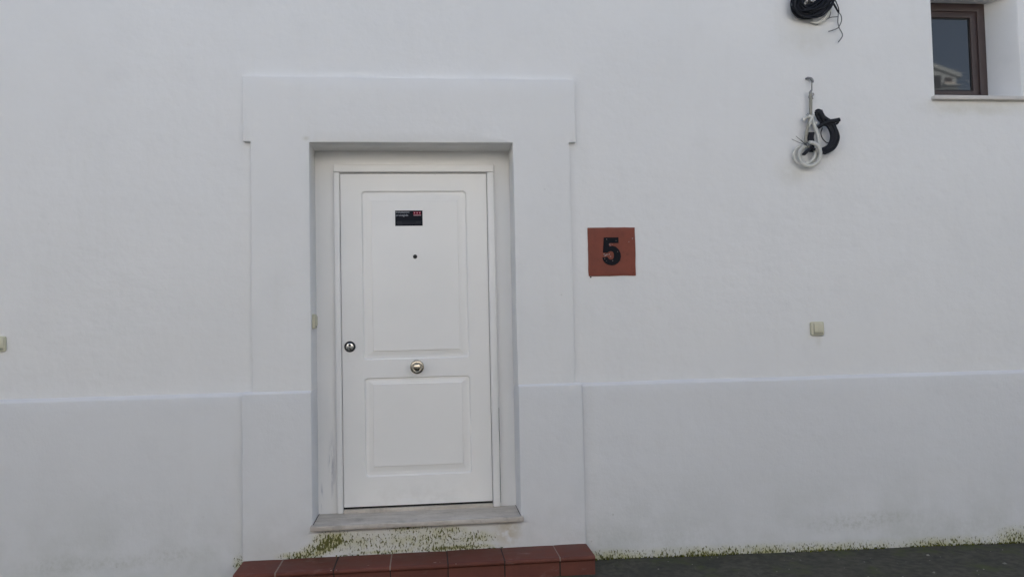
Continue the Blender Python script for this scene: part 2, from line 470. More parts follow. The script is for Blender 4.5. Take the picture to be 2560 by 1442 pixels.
# main wall sheet with openings for the door and the window
WX0, WX1, WZ0, WZ1 = 3.140, 3.727, 2.773, 3.425
WXB, WD = 3.614, 0.150          # the right-hand reveal is splayed towards the frame
def wall_sheet():
    xs = sorted(set([round(v, 4) for v in frange(-8, -3, 1) + frange(-3, 5, 0.16) + frange(5, 8, 1) + [-0.70, 0.56, WX0, WX1]]))
    zs = sorted(set([round(v, 4) for v in frange(-0.3, 4.5, 0.16) + frange(4.5, 7.4, 0.58) + [2.55, WZ0, WZ1]]))
    holes = [(-0.70, 0.56, -9, 2.55), (WX0, WX1, WZ0, WZ1)]
    bm = bmesh.new(); vs = {}
    def V(x, z):
        if (x, z) not in vs:
            w = wob(Vector((x, 0, z)), 0.006, 0.8) + wob(Vector((x, 0, z)), 0.002, 4)
            vs[(x, z)] = bm.verts.new((x, w.y, z))
        return vs[(x, z)]
    for a, b in zip(xs, xs[1:]):
        for c, d in zip(zs, zs[1:]):
            mx, mz = (a + b) / 2, (c + d) / 2
            if any(h[0] < mx < h[1] and h[2] < mz < h[3] for h in holes): continue
            bm.faces.new((V(a, c), V(b, c), V(b, d), V(a, d)))
    # window reveals: real depth, soft arris
    hx = [x for x in xs if WX0 <= x <= WX1]; hz = [z for z in zs if WZ0 <= z <= WZ1]
    loop = [(x, WZ0) for x in hx] + [(WX1, z) for z in hz[1:]] + [(x, WZ1) for x in hx[::-1][1:]] + [(WX0, z) for z in hz[::-1][1:-1]]
    cx, cz = (WX0 + WX1) / 2, (WZ0 + WZ1) / 2
    prev = [vs[p] for p in loop]
    for dep, inn in ((0.002, 0.0015), (0.006, 0.003), (0.012, 0.0035), (WD, 0.0035), (0.40, 0.0035)):
        k_ = min(1.0, dep / WD) * (WX1 - WXB)
        ring = [bm.verts.new((x + (inn if x == WX0 else -inn if x == WX1 else 0) - k_ * (x - WX0) / (WX1 - WX0), dep, z + (inn if z == WZ0 else -inn if z == WZ1 else 0))) for x, z in loop]
        for i in range(len(loop)):
            j = (i + 1) % len(loop); bm.faces.new((prev[i], prev[j], ring[j], ring[i]))
        prev = ring
    return bm
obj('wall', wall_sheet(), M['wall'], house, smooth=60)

# body of the house behind the sheet, closed to the sun; unseen upper storey raised to shade the houses opposite
bm = boxbm(-8, 8, 0.42, 9, -0.3, 7.4)
boxbm(-8.02, -7.98, -0.005, 0.5, -0.3, 7.4, bm); boxbm(7.98, 8.02, -0.005, 0.5, -0.3, 7.4, bm)
boxbm(-0.95, 0.85, 0.28, 0.41, -0.3, 2.75, bm)
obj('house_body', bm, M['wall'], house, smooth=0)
bm = boxbm(-8.1, 8.1, -0.02, 9.1, 7.4, 7.52)
for s_ in (0,):
    v = [bm.verts.new(p) for p in ((-8.1, 0.3, 7.52), (8.1, 0.3, 7.52), (8.1, 9.1, 7.52), (-8.1, 9.1, 7.52), (-8.1, 4.7, 8.8), (8.1, 4.7, 8.8))]
    for f in ((0, 1, 5, 4), (2, 3, 4, 5), (0, 4, 3), (1, 2, 5)): bm.faces.new([v[i] for i in f])
obj('roof', bm, M['roof'], house, smooth=0)

# plinth either side of the door, with a sloping top
pz = 1.058
zc = [0.12, 0.2, 0.3, 0.45, 0.6, 0.8, 1.0]
for x0, x1, sd_ in ((-8.0, -1.012, 0.0), (0.870, 8.0, 5.0)):
    prof = [(0.02, -0.25), (PF, -0.25), (PF, pz + 0.002), (-0.007, pz + 0.018), (0.004, pz + 0.022), (0.02, pz + 0.022)]
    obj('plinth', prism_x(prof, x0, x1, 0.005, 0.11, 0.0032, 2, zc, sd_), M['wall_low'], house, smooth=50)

# door surround
def surround():
    """lintel with its two ears and both jambs: one run of plaster"""
    lo = 1.03
    out = [(-0.963, lo), (DX0, lo), (DX0, DTOP), (DX1, DTOP), (DX1, lo), (0.838, lo), (0.838, 2.4716), (0.8778, 2.4716), (0.8778, 2.841), (-1.0034, 2.841), (-1.0034, 2.4716), (-0.963, 2.4716)]
    bm = prism_y(out, SF, REC + 0.01)
    bevel_sharp(bm, 0.0045, 2, 40)
    bm.normal_update(); bmesh.ops.triangulate(bm, faces=bm.faces[:])
    cut(bm, 0, frange(-1.0034, 0.8778, 0.10)[1:-1]); cut(bm, 2, frange(lo, 2.841, 0.10)[1:-1])
    for v in bm.verts: v.co += wob(v.co, 0.0026, 1.6) + wob(v.co, 0.0008, 8)
    return bm
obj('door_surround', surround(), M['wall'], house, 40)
bz = 1.062
def surround_base():
    """both pedestals and the strip under the threshold are one run of plaster"""
    out = [(-1.017, -0.2), (0.8744, -0.2), (0.8744, bz + 0.02), (DX1, bz + 0.02), (DX1, TH - 0.027), (DX0, TH - 0.027), (DX0, bz + 0.02), (-1.017, bz + 0.02)]
    bm = prism_y(out, BF, REC + 0.01)
    top = [e for e in bm.edges if all(v.co.y < BF + 1e-4 and v.co.z > bz for v in e.verts)]
    bmesh.ops.bevel(bm, geom=top, offset=0.012, segments=1, affect='EDGES')
    bevel_sharp(bm, 0.0045, 2, 30)
    bm.normal_update()
    bmesh.ops.triangulate(bm, faces=bm.faces[:])
    cut(bm, 0, frange(-1.017, 0.8744, 0.10)[1:-1]); cut(bm, 2, [0.05, 0.15, 0.25, 0.4, 0.55, 0.7, 0.85, 1.0])
    for v in bm.verts: v.co += wob(v.co, 0.0022, 1.6) + wob(v.co, 0.0009, 9)
    return bm
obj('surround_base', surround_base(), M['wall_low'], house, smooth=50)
# recess board behind the frame
obj('recess_panel', block(DX0 - 0.03, DX1 + 0.03, REC, REC + 0.06, TH - 0.02, DTOP + 0.04, 0.0, 0.16, 0.0012), M['recess'], house)
# threshold
bm = boxbm(DX0 - 0.008, DX1 + 0.010, -0.092, BF - 0.001, TH - 0.026, TH)
bevel_sharp(bm, 0.003, 2)
bmesh.ops.bisect_plane(bm, geom=bm.verts[:] + bm.edges[:] + bm.faces[:], plane_co=(0, 0, 0), plane_no=(1, 0, 0))
th = boxbm(DX0 + 0.002, DX1 - 0.002, BF - 0.004, REC + 0.05, TH - 0.026 + 0.0006, TH - 0.0006, bm)
obj('threshold', th, M['marble'], house)
for xj in (DX0 + 0.0015, DX1 - 0.0045):
    obj('threshold_joint', boxbm(xj, xj + 0.003, BF - 0.002, REC, TH - 0.004, TH + 0.0008), M['gasket'], house, 0)

# ---- door leaf with two moulded panels
LX0, LX1, LZ0, LZ1 = -0.4962, 0.367, 0.3842, 2.3283
LY = REC - 0.0135
def door_leaf():
    bm = bmesh.new()
    split = 1.20
    def cell(cx0, cx1, cz0, cz1, o, i):
        ox0, ox1, oz0, oz1 = o; ix0, ix1, iz0, iz1 = i
        rings = []
        k = 5
        lerp = lambda t: (ox0 + (ix0 - ox0) * t, ox1 + (ix1 - ox1) * t, oz0 + (iz0 - oz0) * t, oz1 + (iz1 - oz1) * t)
        outer = round_rect(ox0, ox1, oz0, oz1, 0.020, k)
        arc = [math.radians(a0 + 90 * j / k) for a0 in (0, 90, 180, 270) for j in range(k + 1)]
        ring0 = []
        for (x, z), a in zip(outer, arc):
            nx = 0 if abs(math.cos(a)) < 1e-6 else math.copysign(9, math.cos(a)); nz = 0 if abs(math.sin(a)) < 1e-6 else math.copysign(9, math.sin(a))
            ring0.append((min(max(x + nx, cx0), cx1), min(max(z + nz, cz0), cz1)))
        rings.append((ring0, 0.0)); rings.append((outer, 0.0))
        for t, y, r in ((0.03, 0.0012, 0.019), (0.11, 0.0085, 0.018), (0.16, 0.0105, 0.017), (0.40, 0.0108, 0.012), (0.50, 0.0100, 0.010), (0.86, 0.0040, 0.004), (0.945, 0.0034, 0.003), (0.975, -0.0020, 0.0015), (1.03, -0.0032, 0.001)):
            rings.append((round_rect(*lerp(t), r, k), y))
        vr = [[bm.verts.new((x, LY + y, z)) for x, z in rg] for rg, y in rings]
        n = len(outer)
        for a, b in zip(vr, vr[1:]):
            for q in range(n):
                vv = [a[q], a[(q + 1) % n], b[(q + 1) % n], b[q]]
                bm.faces.new(vv)
        bm.faces.new(vr[-1])
    cell(LX0, LX1, split, LZ1, (-0.376, 0.247, 1.232, 2.229), (-0.316, 0.191, 1.284, 2.171))
    cell(LX0, LX1, LZ0, split, (-0.372, 0.250, 0.552, 1.127), (-0.321, 0.199, 0.611, 1.088))
    bmesh.ops.remove_doubles(bm, verts=bm.verts[:], dist=1e-5)
    # edges of the leaf
    for (x0, z0), (x1, z1) in (((LX0, LZ0), (LX1, LZ0)), ((LX1, LZ0), (LX1, LZ1)), ((LX1, LZ1), (LX0, LZ1)), ((LX0, LZ1), (LX0, LZ0))):
        v = [bm.verts.new(p) for p in ((x0, LY, z0), (x1, LY, z1), (x1, LY + 0.045, z1), (x0, LY + 0.045, z0))]; bm.faces.new(v)
    return bm
door = obj('door', door_leaf(), M['door'], house, smooth=16)
door['label'] = 'white lacquered door leaf with two moulded panels'
# strips across the gap: grey round the leaf, black below in place of shade
obj('door_gap', boxbm(LX0 - 0.0038, LX1 + 0.0038, REC - 0.0022, REC - 0.0016, LZ0 + 0.003, LZ1 + 0.0105), M['gap'], house, smooth=0)
obj('draught_gap', boxbm(LX0 - 0.0036, LX1 + 0.0036, REC - 0.0022, REC - 0.0016, TH + 0.001, LZ0 + 0.0028), M['void'], house, smooth=0)
# low saddle of the same stone under the leaf
bm = boxbm(LX0 - 0.003, LX1 + 0.003, LY - 0.006, REC + 0.01, TH - 0.004, LZ0 - 0.013); bevel_sharp(bm, 0.0015, 1)
obj('door_saddle', bm, M['marble'], house)
# casing: head and two jambs with rounded inner edges
FX0, FX1, FZ1 = -0.5363, 0.4154, 2.3838
def casing(x0, x1, z0, z1, dep):
    bm = boxbm(x0, x1, REC - dep, REC + 0.02, z0, z1); bevel_sharp(bm, 0.007, 4)
    return bm
fr = obj('door_frame', casing(FX0, FX1, LZ1 + 0.011, FZ1, 0.030), M['frame'], house, 40)
fr['label'] = 'white frame head over the door leaf'
obj('casing', casing(FX0 + 0.001, LX0 - 0.004, TH + 0.001, LZ1 + 0.0105, 0.028), M['frame'], fr, 40)
obj('casing', casing(LX1 + 0.004, FX1 - 0.001, TH + 0.001, LZ1 + 0.0105, 0.028), M['frame'], fr, 40)

bm = tube([(FX1 + 0.0012, REC - 0.001, 0.37), (FX1 + 0.002, REC - 0.001, 0.52), (FX1 + 0.0008, REC - 0.001, 0.66), (FX1 + 0.0022, REC - 0.001, 0.80), (FX1 + 0.001, REC - 0.001, 0.93)], 0.0013, 5)
obj('caulk_line', boxbm(FX0, FX1, REC - 0.0025, REC + 0.002, FZ1 - 0.002, FZ1 + 0.0045), M['gap'], fr, 0)
obj('caulk_crack', bm, M['gasket'], fr, 0)
# ---- door furniture
kx, kz = -0.063, 1.184
obj('knob_rose', lathe([(0.0, LY - 0.007), (0.026, LY - 0.007), (0.034, LY - 0.0065), (0.0395, LY - 0.004), (0.041, LY), (0.041, LY + 0.001)][::-1], kx, kz), M['nickel'], door, 50)
obj('knob', lathe([(0.017, LY - 0.006), (0.015, LY - 0.020), (0.017, LY - 0.030), (0.024, LY - 0.037), (0.0285, LY - 0.046), (0.0290, LY - 0.053), (0.0265, LY - 0.061), (0.022, LY - 0.066), (0.0205, LY - 0.0655), (0.012, LY - 0.0685), (0.0, LY - 0.070)], kx, kz), M['nickel'], door, 28)
lx, lz = -0.452, 1.313
obj('lock_ring', lathe([(0.0325, LY + 0.001), (0.0325, LY - 0.003), (0.030, LY - 0.0085), (0.0265, LY - 0.011), (0.0235, LY - 0.010), (0.0215, LY - 0.006), (0.0215, LY)], lx, lz), M['black_metal'], door, 40)
obj('lock_plate', lathe([(0.0214, LY - 0.001), (0.0214, LY - 0.008), (0.019, LY - 0.0095), (0.0, LY - 0.0098)], lx, lz), M['steel'], door, 40)
bm = lathe([(0.0075, LY - 0.009), (0.0075, LY - 0.0105), (0.0, LY - 0.0105)], lx, lz + 0.008, 20)
obj('keyhole', bm, M['void'], door, 40)
obj('key_slot', boxbm(lx - 0.0045, lx + 0.0045, LY - 0.0103, LY - 0.009, lz - 0.014, lz - 0.010), M['void'], door, 0)
px_, pz_, LY0 = -0.064, 1.836, LY; LY = LY0 - 0.0032      # on the raised field of the panel
obj('peephole', lathe([(0.0125, LY + 0.001), (0.0125, LY - 0.003), (0.010, LY - 0.0045), (0.0065, LY - 0.0045), (0.0055, LY - 0.002)], px_, pz_, 28), M['black_metal'], door, 40)
obj('peephole_lens', lathe([(0.0056, LY - 0.0015), (0.004, LY - 0.0028), (0.0, LY - 0.0033)], px_, pz_, 20), M['void'], door, 60)
LY = LY0

# ---- window deep in the wall
def frame_bm(x0, x1, z0, z1, w, y0, y1, bev=0.003):
    bm = bmesh.new()
    o = [(x0, z0), (x1, z0), (x1, z1), (x0, z1)]; i = [(x0 + w, z0 + w), (x1 - w, z0 + w), (x1 - w, z1 - w), (x0 + w, z1 - w)]
    vo = [[bm.verts.new((x, y, z)) for x, z in o] for y in (y0, y1)]; vi = [[bm.verts.new((x, y, z)) for x, z in i] for y in (y0, y1)]
    for k in range(4):
        j = (k + 1) % 4
        bm.faces.new((vo[0][k], vo[0][j], vi[0][j], vi[0][k])); bm.faces.new((vo[1][j], vo[1][k], vi[1][k], vi[1][j]))
        bm.faces.new((vo[0][j], vo[0][k], vo[1][k], vo[1][j])); bm.faces.new((vi[0][k], vi[0][j], vi[1][j], vi[1][k]))
    bevel_sharp(bm, bev, 2)
    return bm
FX_, FY_ = WXB - 0.005, WD - 0.004
win = obj('window', frame_bm(WX0 + 0.004, FX_, WZ0 + 0.004, WZ1 - 0.004, 0.052, FY_, FY_ + 0.09), M['brown'], house, 40)
win['label'] = 'small brown framed window with a dark pane'
obj('sash', frame_bm(WX0 + 0.046, FX_ - 0.044, WZ0 + 0.034, WZ1 - 0.044, 0.050, FY_ + 0.010, FY_ + 0.07, 0.006), M['brown'], win, 40)
obj('gasket', frame_bm(WX0 + 0.092, FX_ - 0.090, WZ0 + 0.080, WZ1 - 0.090, 0.010, FY_ + 0.020, FY_ + 0.05, 0.0), M['gasket'], win, 0)
obj('pane', boxbm(WX0 + 0.07, FX_ - 0.07, FY_ + 0.026, FY_ + 0.032, WZ0 + 0.06, WZ1 - 0.07), M['glass'], win, 0)
bm = boxbm(WX0 - 0.020, WX1 + 0.022, -0.034, WD + 0.01, WZ0 - 0.026, WZ0 - 0.001); bevel_sharp(bm, 0.004, 2)
obj('sill', bm, M['sillstone'], win)

# ------------------------------------------------------------------ doorstep of terracotta tiles
ST = 0.175
step = thing('doorstep', 'low doorstep of dark red terracotta tiles below the white door', 'doorstep', (-0.07, -0.17, 0.08))
obj('mortar_bed', block(-1.006, 0.868, -0.268, BF + 0.02, -0.2, ST - 0.006, 0.003, 0.2, 0.0), M['mortar'], step)
joints = [-1.014, -0.800, -0.505, -0.214, 0.088, 0.388, 0.686, 0.879]
def tread(x0, x1, i):
    # flat tread with a rounded nose at the front
    yf, yb, top, t = -0.300, BF - 0.004, ST, 0.026
    dz = random.uniform(-0.0015, 0.0015); tilt = random.uniform(-0.002, 0.002)
    r = 0.013
    prof = [(yb, top - t), (yb, top)]
    for a in range(0, 181, 20):
        prof.append((yf + r - r * math.sin(math.radians(a)), top - r + r * math.cos(math.radians(a))))
    bm = bmesh.new()
    xs = frange(x0 + 0.003, x1 - 0.003, 0.05)
    rows = []
    for x in xs:
        e = 0.0012 if x in (xs[0], xs[-1]) else 0.0
        rows.append([bm.verts.new((x, y + (e if y < yf + 0.02 else 0), z + dz + tilt * (x - x0) / (x1 - x0) - (e if z > top - 0.005 else 0))) for y, z in prof])
    for a, b in zip(rows, rows[1:]):
        for k in range(len(prof)): bm.faces.new((a[k], a[(k + 1) % len(prof)], b[(k + 1) % len(prof)], b[k]))
    bm.faces.new(rows[0]); bm.faces.new(rows[-1][::-1])
    return bm
for i, (a, b) in enumerate(zip(joints, joints[1:])):
    obj('tread_tile', tread(a, b, i), M['tile'], step, 35)
    rb = boxbm(a + 0.003, b - 0.003, -0.284 + random.uniform(-0.001, 0.001), -0.262, -0.12, ST - 0.028); bevel_sharp(rb, 0.002, 2)
    obj('riser_tile', rb, M['tile'], step)
for yb_, yf_ in ((BF - 0.006, -0.165), (-0.168, -0.284)):
    rb = boxbm(0.862, 0.877, yf_, yb_, -0.12, ST - 0.028); bevel_sharp(rb, 0.002, 2); obj('riser_tile', rb, M['tile'], step)
# grout, a little below the glaze
for q, x in enumerate(joints[1:-1]):
    gm = M['grout_pale'] if q in (0, 2, 5) else M['grout_dark']
    obj('grout_line', boxbm(x - 0.0040, x + 0.0040, -0.2975, BF - 0.004, ST - 0.02, ST - 0.0018), gm, step, 0)
    obj('grout_line', boxbm(x - 0.0040, x + 0.0040, -0.2828, -0.27, -0.1, ST - 0.03), M['grout_dark'], step, 0)
bm = bmesh.new()            # chipped glaze along the nose
for (x, y, r) in ((-0.515, -0.297, 0.007), (-0.49, -0.296, 0.005), (-0.522, -0.285, 0.004), (0.02, -0.27, 0.010), (0.045, -0.272, 0.006), (-0.33, -0.26, 0.006), (0.13, -0.297, 0.004), (0.70, -0.296, 0.004), (-0.93, -0.20, 0.004)):
    pts = [(x + r * random.uniform(0.5, 1.3) * math.cos(k * 0.9), y + 0.5 * r * random.uniform(0.5, 1.2) * math.sin(k * 0.9)) for k in range(7)]
    top = [bm.verts.new((a, max(b, -0.2985), ST + 0.0022 - max(0, -0.287 - b) * 0.55)) for a, b in pts]; bm.faces.new(top)
obj('chipped_glaze', bm, M['chip'], step, 0)['kind'] = 'stuff'

# ------------------------------------------------------------------ house number
num = thing('house_number_tile', 'square terracotta tile with a worn black numeral 5 beside the door', 'number tile', (1.0795, 0, 1.692))
TX0, TX1, TZ0, TZ1 = 0.9385, 1.2205, 1.6930, 1.9760
bm = boxbm(TX0, TX1, -0.011, 0.010, TZ0, TZ1); bevel_sharp(bm, 0.0025, 2)
cut(bm, 0, frange(TX0, TX1, 0.03)[1:-1]); cut(bm, 2, frange(TZ0, TZ1, 0.03)[1:-1])
for v in bm.verts:
    if min(abs(v.co.x - TX0), abs(v.co.x - TX1), abs(v.co.z - TZ0), abs(v.co.z - TZ1)) < 0.004: v.co += wob(v.co, 0.0022, 24)
obj('tile', bm, M['numtile'], num)
five = [(640, 440), (925, 440), (925, 542), (737, 542), (730, 628), (765, 614), (800, 610), (870, 632), (925, 685), (957, 755), (964, 820), (947, 890), (902, 945), (842, 978),
        (780, 987), (712, 975), (652, 937), (617, 892), (600, 836), (640, 842), (668, 830), (698, 838), (715, 868), (750, 888), (790, 885), (824, 860), (841, 815), (838, 760), (820, 722), (785, 702), (748, 704), (714, 720), (690, 738), (650, 728), (612, 731)]
def fatten(poly, d):
    out_ = []
    for k in range(len(poly)):
        a, b, c = Vector(poly[k - 1]), Vector(poly[k]), Vector(poly[(k + 1) % len(poly)])
        n1 = Vector((b.y - a.y, a.x - b.x)).normalized(); n2 = Vector((c.y - b.y, b.x - c.x)).normalized()
        nn = (n1 + n2); nn = nn.normalized() if nn.length > 0.2 else n1
        out_.append((b.x + nn.x * d, b.y + nn.y * d))
    return out_
five = fatten(five, 9)
sc5 = 0.283 / 972.0
m5 = lambda u, v: (TX0 + (u - 308) * sc5, TZ1 - (v - 232) * sc5)
bm = prism_y([m5(u, v) for u, v in five], -0.0142, -0.0105)
bm.normal_update()
bmesh.ops.triangulate(bm, faces=[f for f in bm.faces if len(f.verts) > 4])
obj('numeral', bm, M['black_paint'], num, 0)
bm = bmesh.new()
for (cu, cv, r) in ((655, 795, 26), (690, 778, 20), (630, 770, 14), (745, 572, 18), (770, 600, 9), (735, 770, 16), (800, 900, 9), (905, 720, 8), (690, 470, 9), (880, 500, 7), (640, 860, 10), (670, 905, 7), (1222, 455, 16), (1215, 475, 9), (1145, 525, 9), (760, 815, 12), (800, 575, 8)):
    poly = []
    for k in range(8):
        a = 2 * math.pi * k / 8; rr = r * random.uniform(0.55, 1.25)
        poly.append(m5(cu + rr * math.cos(a), cv + rr * 0.8 * math.sin(a)))
    prism_y(poly, -0.0145 - random.uniform(0, 0.0004), -0.0105, bm)
obj('paint_residue', bm, M['flake'], num, 0)['kind'] = 'stuff'
bm = bmesh.new()
for (cu, cv, r) in ((650, 772, 18), (725, 762, 16), (628, 790, 8), (1218, 1150, 8), (345, 1222, 20)):
    poly = [m5(cu + r * random.uniform(0.5, 1.2) * math.cos(k * 0.9), cv + r * random.uniform(0.5, 1.1) * math.sin(k * 0.9)) for k in range(7)]
    prism_y(poly, -0.0133, -0.0105 if cv < 1200 else 0.006, bm)
obj('paint_remnant', bm, M['black_paint'], num, 0)['kind'] = 'stuff'

# ------------------------------------------------------------------ wall switches
def switch(name, label, axis, c, s=0.083):
    """flush plate with a spring flap; axis 'y' faces the street, 'x' faces along the reveal"""
    t = thing(name, label, 'switch', c, 'cream bell switches on the white house')
    def place(bm):
        for v in bm.verts:
            x, y, z = v.co
            v.co = Vector((c[0] + x, c[1] + y, c[2] + z)) if axis == 'y' else Vector((c[0] - y, c[1] + x, c[2] + z))
        return bm
    h = s / 2
    bm = prism_y(round_rect(-h, h, -h, h, 0.011, 5), -0.013, 0.004); bevel_sharp(bm, 0.004, 3, 60)
    obj('plate', place(bm), M['cream'], t, 40)
    bm = prism_y(round_rect(-h + 0.020, h - 0.006, -h + 0.018, h - 0.010, 0.006, 4), -0.0185, -0.008); bevel_sharp(bm, 0.003, 3, 60)
    obj('flap', place(bm), M['cream'], t, 40)
    bm = boxbm(-h + 0.0165, -h + 0.0195, -0.0135, -0.011, -h + 0.006, h - 0.012)
    obj('groove', place(bm), M['cream_dark'], t, 0)
    bm = boxbm(-h + 0.020, h - 0.008, -0.0150, -0.011, -h + 0.008, -h + 0.017); bevel_sharp(bm, 0.0015, 1)
    obj('label_slot', place(bm), M['cream_dark'], t, 30)
    return t
switch('bell_switch', 'cream plastic switch alone on the white wall right of the number tile', 'y', (2.3175, -0.004, 1.3595))
switch('bell_switch', 'grimy cream switch cut off by the left edge of the picture', 'y', (-2.293, -0.004, 1.3775))
switch('bell_switch', 'small cream switch seen edge-on inside the left door reveal', 'x', (DX0 + 0.004, 0.052, 1.463))

# ------------------------------------------------------------------ alarm sticker on the door
st = thing('alarm_sticker', 'small black alarm notice sticker with red squares on the upper door panel', 'sticker', (-0.097, LY - 0.003, 2.018))
SX0, SX1, SZ0, SZ1 = -0.178, -0.0165, 2.0195, 2.1105
SY = LY - 0.0040
def quad(bm, x0, x1, z0, z1, y): boxbm(x0, x1, y, y + 0.0003, z0, z1, bm)
bm = bmesh.new(); boxbm(SX0, SX1, SY - 0.0006, SY + 0.0002, SZ0, SZ1, bm); obj('backing', bm, M['sticker'], st, 0)
su = lambda u: SX0 + (u - 225) * (SX1 - SX0) / (2075 - 225)
sv = lambda v: SZ1 - (v - 245) * (SZ1 - SZ0) / (1250 - 245)
bm = bmesh.new(); quad(bm, su(325), su(1970), sv(1200), sv(935), SY - 0.0009); obj('print_box', bm, M['sticker_grey'], st, 0)
bm = bmesh.new()
quad(bm, su(680), su(1620), sv(1040), sv(985), SY - 0.0012); quad(bm, su(720), su(1970), sv(1200), sv(1150), SY - 0.0012); obj('print_line', bm, M['sticker'], st, 0)
def text(name, body, x, z, width, height, y, mat, parent):
    cu = bpy.data.curves.new(name, 'FONT'); cu.body = body; cu.size = 1.0; cu.offset = 0.004
    to = bpy.data.objects.new(name, cu); C.objects.link(to)
    dg = bpy.context.evaluated_depsgraph_get(); me = bpy.data.meshes.new_from_object(to.evaluated_get(dg))
    bpy.data.objects.remove(to); bpy.data.curves.remove(cu)
    xs = [v.co.x for v in me.vertices]; ys = [v.co.y for v in me.vertices]
    w0, w1, h0, h1 = min(xs), max(xs), min(ys), max(ys)
    for v in me.vertices:
        v.co = Vector((x + (v.co.x - w0) / (w1 - w0) * width, y, z + (v.co.y - h0) / (h1 - h0) * height))
    me.materials.append(mat); me.name = name
    o = bpy.data.objects.new(name, me); C.objects.link(o); adopt(o, parent); return o
text('lettering', 'Instalación', su(268), sv(408), su(1180) - su(268), sv(290) - sv(408), SY - 0.0010, M['ink_white'], st)
text('lettering', 'protegida', su(268), sv(650), su(1110) - su(268), sv(480) - sv(650), SY - 0.0010, M['ink_white'], st)
for k in range(3):
    u0 = 1455 + k * 178
    bm = bmesh.new(); quad(bm, su(u0), su(u0 + 160), sv(500), sv(318), SY - 0.0009); r_ = obj('red_square', bm, M['ink_red'], st, 0)
    bm = lathe([(0.0038, SY - 0.0010), (0.0, SY - 0.0011)], su(u0 + 80), sv(405), 16); obj('emblem_dot', bm, M['ink_pink'], r_, 0)
bm = bmesh.new(); quad(bm, su(1470), su(1975), sv(580), sv(535), SY - 0.0009); obj('print_line', bm, M['ink_pink'], st, 0)

# ------------------------------------------------------------------ coil of black cable under the eaves
def k1(u, v, y):       # sketch units of the coil drawing -> metres on the wall
    a, b = u / 2043.0, v / 1442.0
    return Vector((2.1669 + 0.4316 * a - 0.0110 * b, y, 3.3367 + 0.0096 * a - 0.2931 * b))
coil = thing('cable_coil', 'coil of black cable with loose grey wires high on the wall', 'cable', (2.36, 0, 3.18))
cu_, cv_ = 845, -15
bm = bmesh.new()
ca, sa = math.cos(math.radians(-38)), math.sin(math.radians(-38))
for i in range(40):
    ra = random.uniform(330, 660); rb_ = random.uniform(130, 520) * (ra / 660) ** 0.3; y0 = random.uniform(-0.075, -0.014); ph = random.uniform(0, 6.28)
    du, dv = random.uniform(-45, 45), random.uniform(-45, 45); rot = random.uniform(-0.12, 0.12)
    pts = []
    for k in range(14):
        a = 2 * math.pi * k / 14
        u = ra * math.cos(a) * (1 + 0.05 * math.sin(3 * a + ph)); v = rb_ * math.sin(a) * (1 + 0.06 * math.cos(2 * a + ph))
        cr, sr = math.cos(rot), math.sin(rot); u, v = u * cr - v * sr, u * sr + v * cr
        uu = u * ca - v * sa; vv = u * sa + v * ca
        pts.append(k1(cu_ + du + uu, cv_ + dv + vv, y0 + 0.008 * math.sin(2 * a + ph)))
    tube(pts, random.choice((0.0042, 0.0050, 0.0060)), 8, bm, True, 5)
obj('black_loops', bm, M['black_cable'], coil, 60)
bm = bmesh.new()
for i in range(2):       # straps round the coil
    a0 = (0.4, 2.6)[i]
    u = 540 * math.cos(a0); v = 350 * math.sin(a0); uu = cu_ + u * ca - v * sa; vv = cv_ + u * sa + v * ca
    c = k1(uu, vv, -0.045)
    n_ = Vector((math.cos(a0 + 0.66), 0, -math.sin(a0 + 0.66)))
    pts = [c + n_ * 0.040 * math.cos(t) + Vector((0, 0.044 * math.sin(t), 0)) for t in [k * math.pi / 5 for k in range(10)]]
    tube(pts, 0.0022, 6, bm, True, 4)
split_obj('tie', bm, M['black_cable'], coil, 60)
bm = bmesh.new()
for off in ((0, 0), (35, 45), (-20, 25)):
    tube([k1(1420 + off[0], 60 + off[1], -0.03), k1(1390 + off[0], 330 + off[1], -0.028), k1(1240 + off[0], 520 + off[1], -0.025), k1(1060 + off[0], 610 + off[1], -0.02), k1(900 + off[0], 580 + off[1], -0.018)], 0.0062, 8, bm)
split_obj('white_loop', bm, M['white_cable'], coil, 60)
bm = bmesh.new()
for off in (0, 26):
    tube([k1(1300 + off, -200, -0.05), k1(1400 + off, 20, -0.055), k1(1520 + off, 210, -0.05), k1(1650 + off * 0.4, 380, -0.042)], 0.0040, 8, bm)
tube([k1(1500, -60, -0.05), k1(1570, 110, -0.052), k1(1635, 240, -0.048), k1(1660, 370, -0.045)], 0.0032, 8, bm)
split_obj('black_tail', bm, M['black_cable'], coil, 60)
bm = bmesh.new()
tube([k1(1650, 370, -0.042), k1(1632, 520, -0.045), k1(1640, 680, -0.04), k1(1690, 830, -0.036), k1(1780, 990, -0.034), k1(1790, 1090, -0.03), k1(1685, 1245, -0.028)], 0.0029, 6, bm)
tube([k1(1660, 370, -0.042), k1(1715, 480, -0.048), k1(1740, 620, -0.044), k1(1705, 740, -0.038), k1(1650, 830, -0.034), k1(1500, 890, -0.03), k1(1385, 920, -0.028)], 0.0029, 6, bm)
tube([k1(1620, 500, -0.042), k1(1430, 510, -0.034), k1(1280, 580, -0.026), k1(1060, 695, -0.016)], 0.0026, 6, bm)
tube([k1(1440, 340, -0.034), k1(1410, 470, -0.034), k1(1380, 520, -0.033)], 0.0026, 6, bm)
split_obj('loose_wire', bm, M['grey_wire'], coil, 60)
bm = boxbm(2.33, 2.352, -0.06, 0.006, 3.325, 3.345); bevel_sharp(bm, 0.003, 2); obj('wall_hook', bm, M['zinc'], coil)

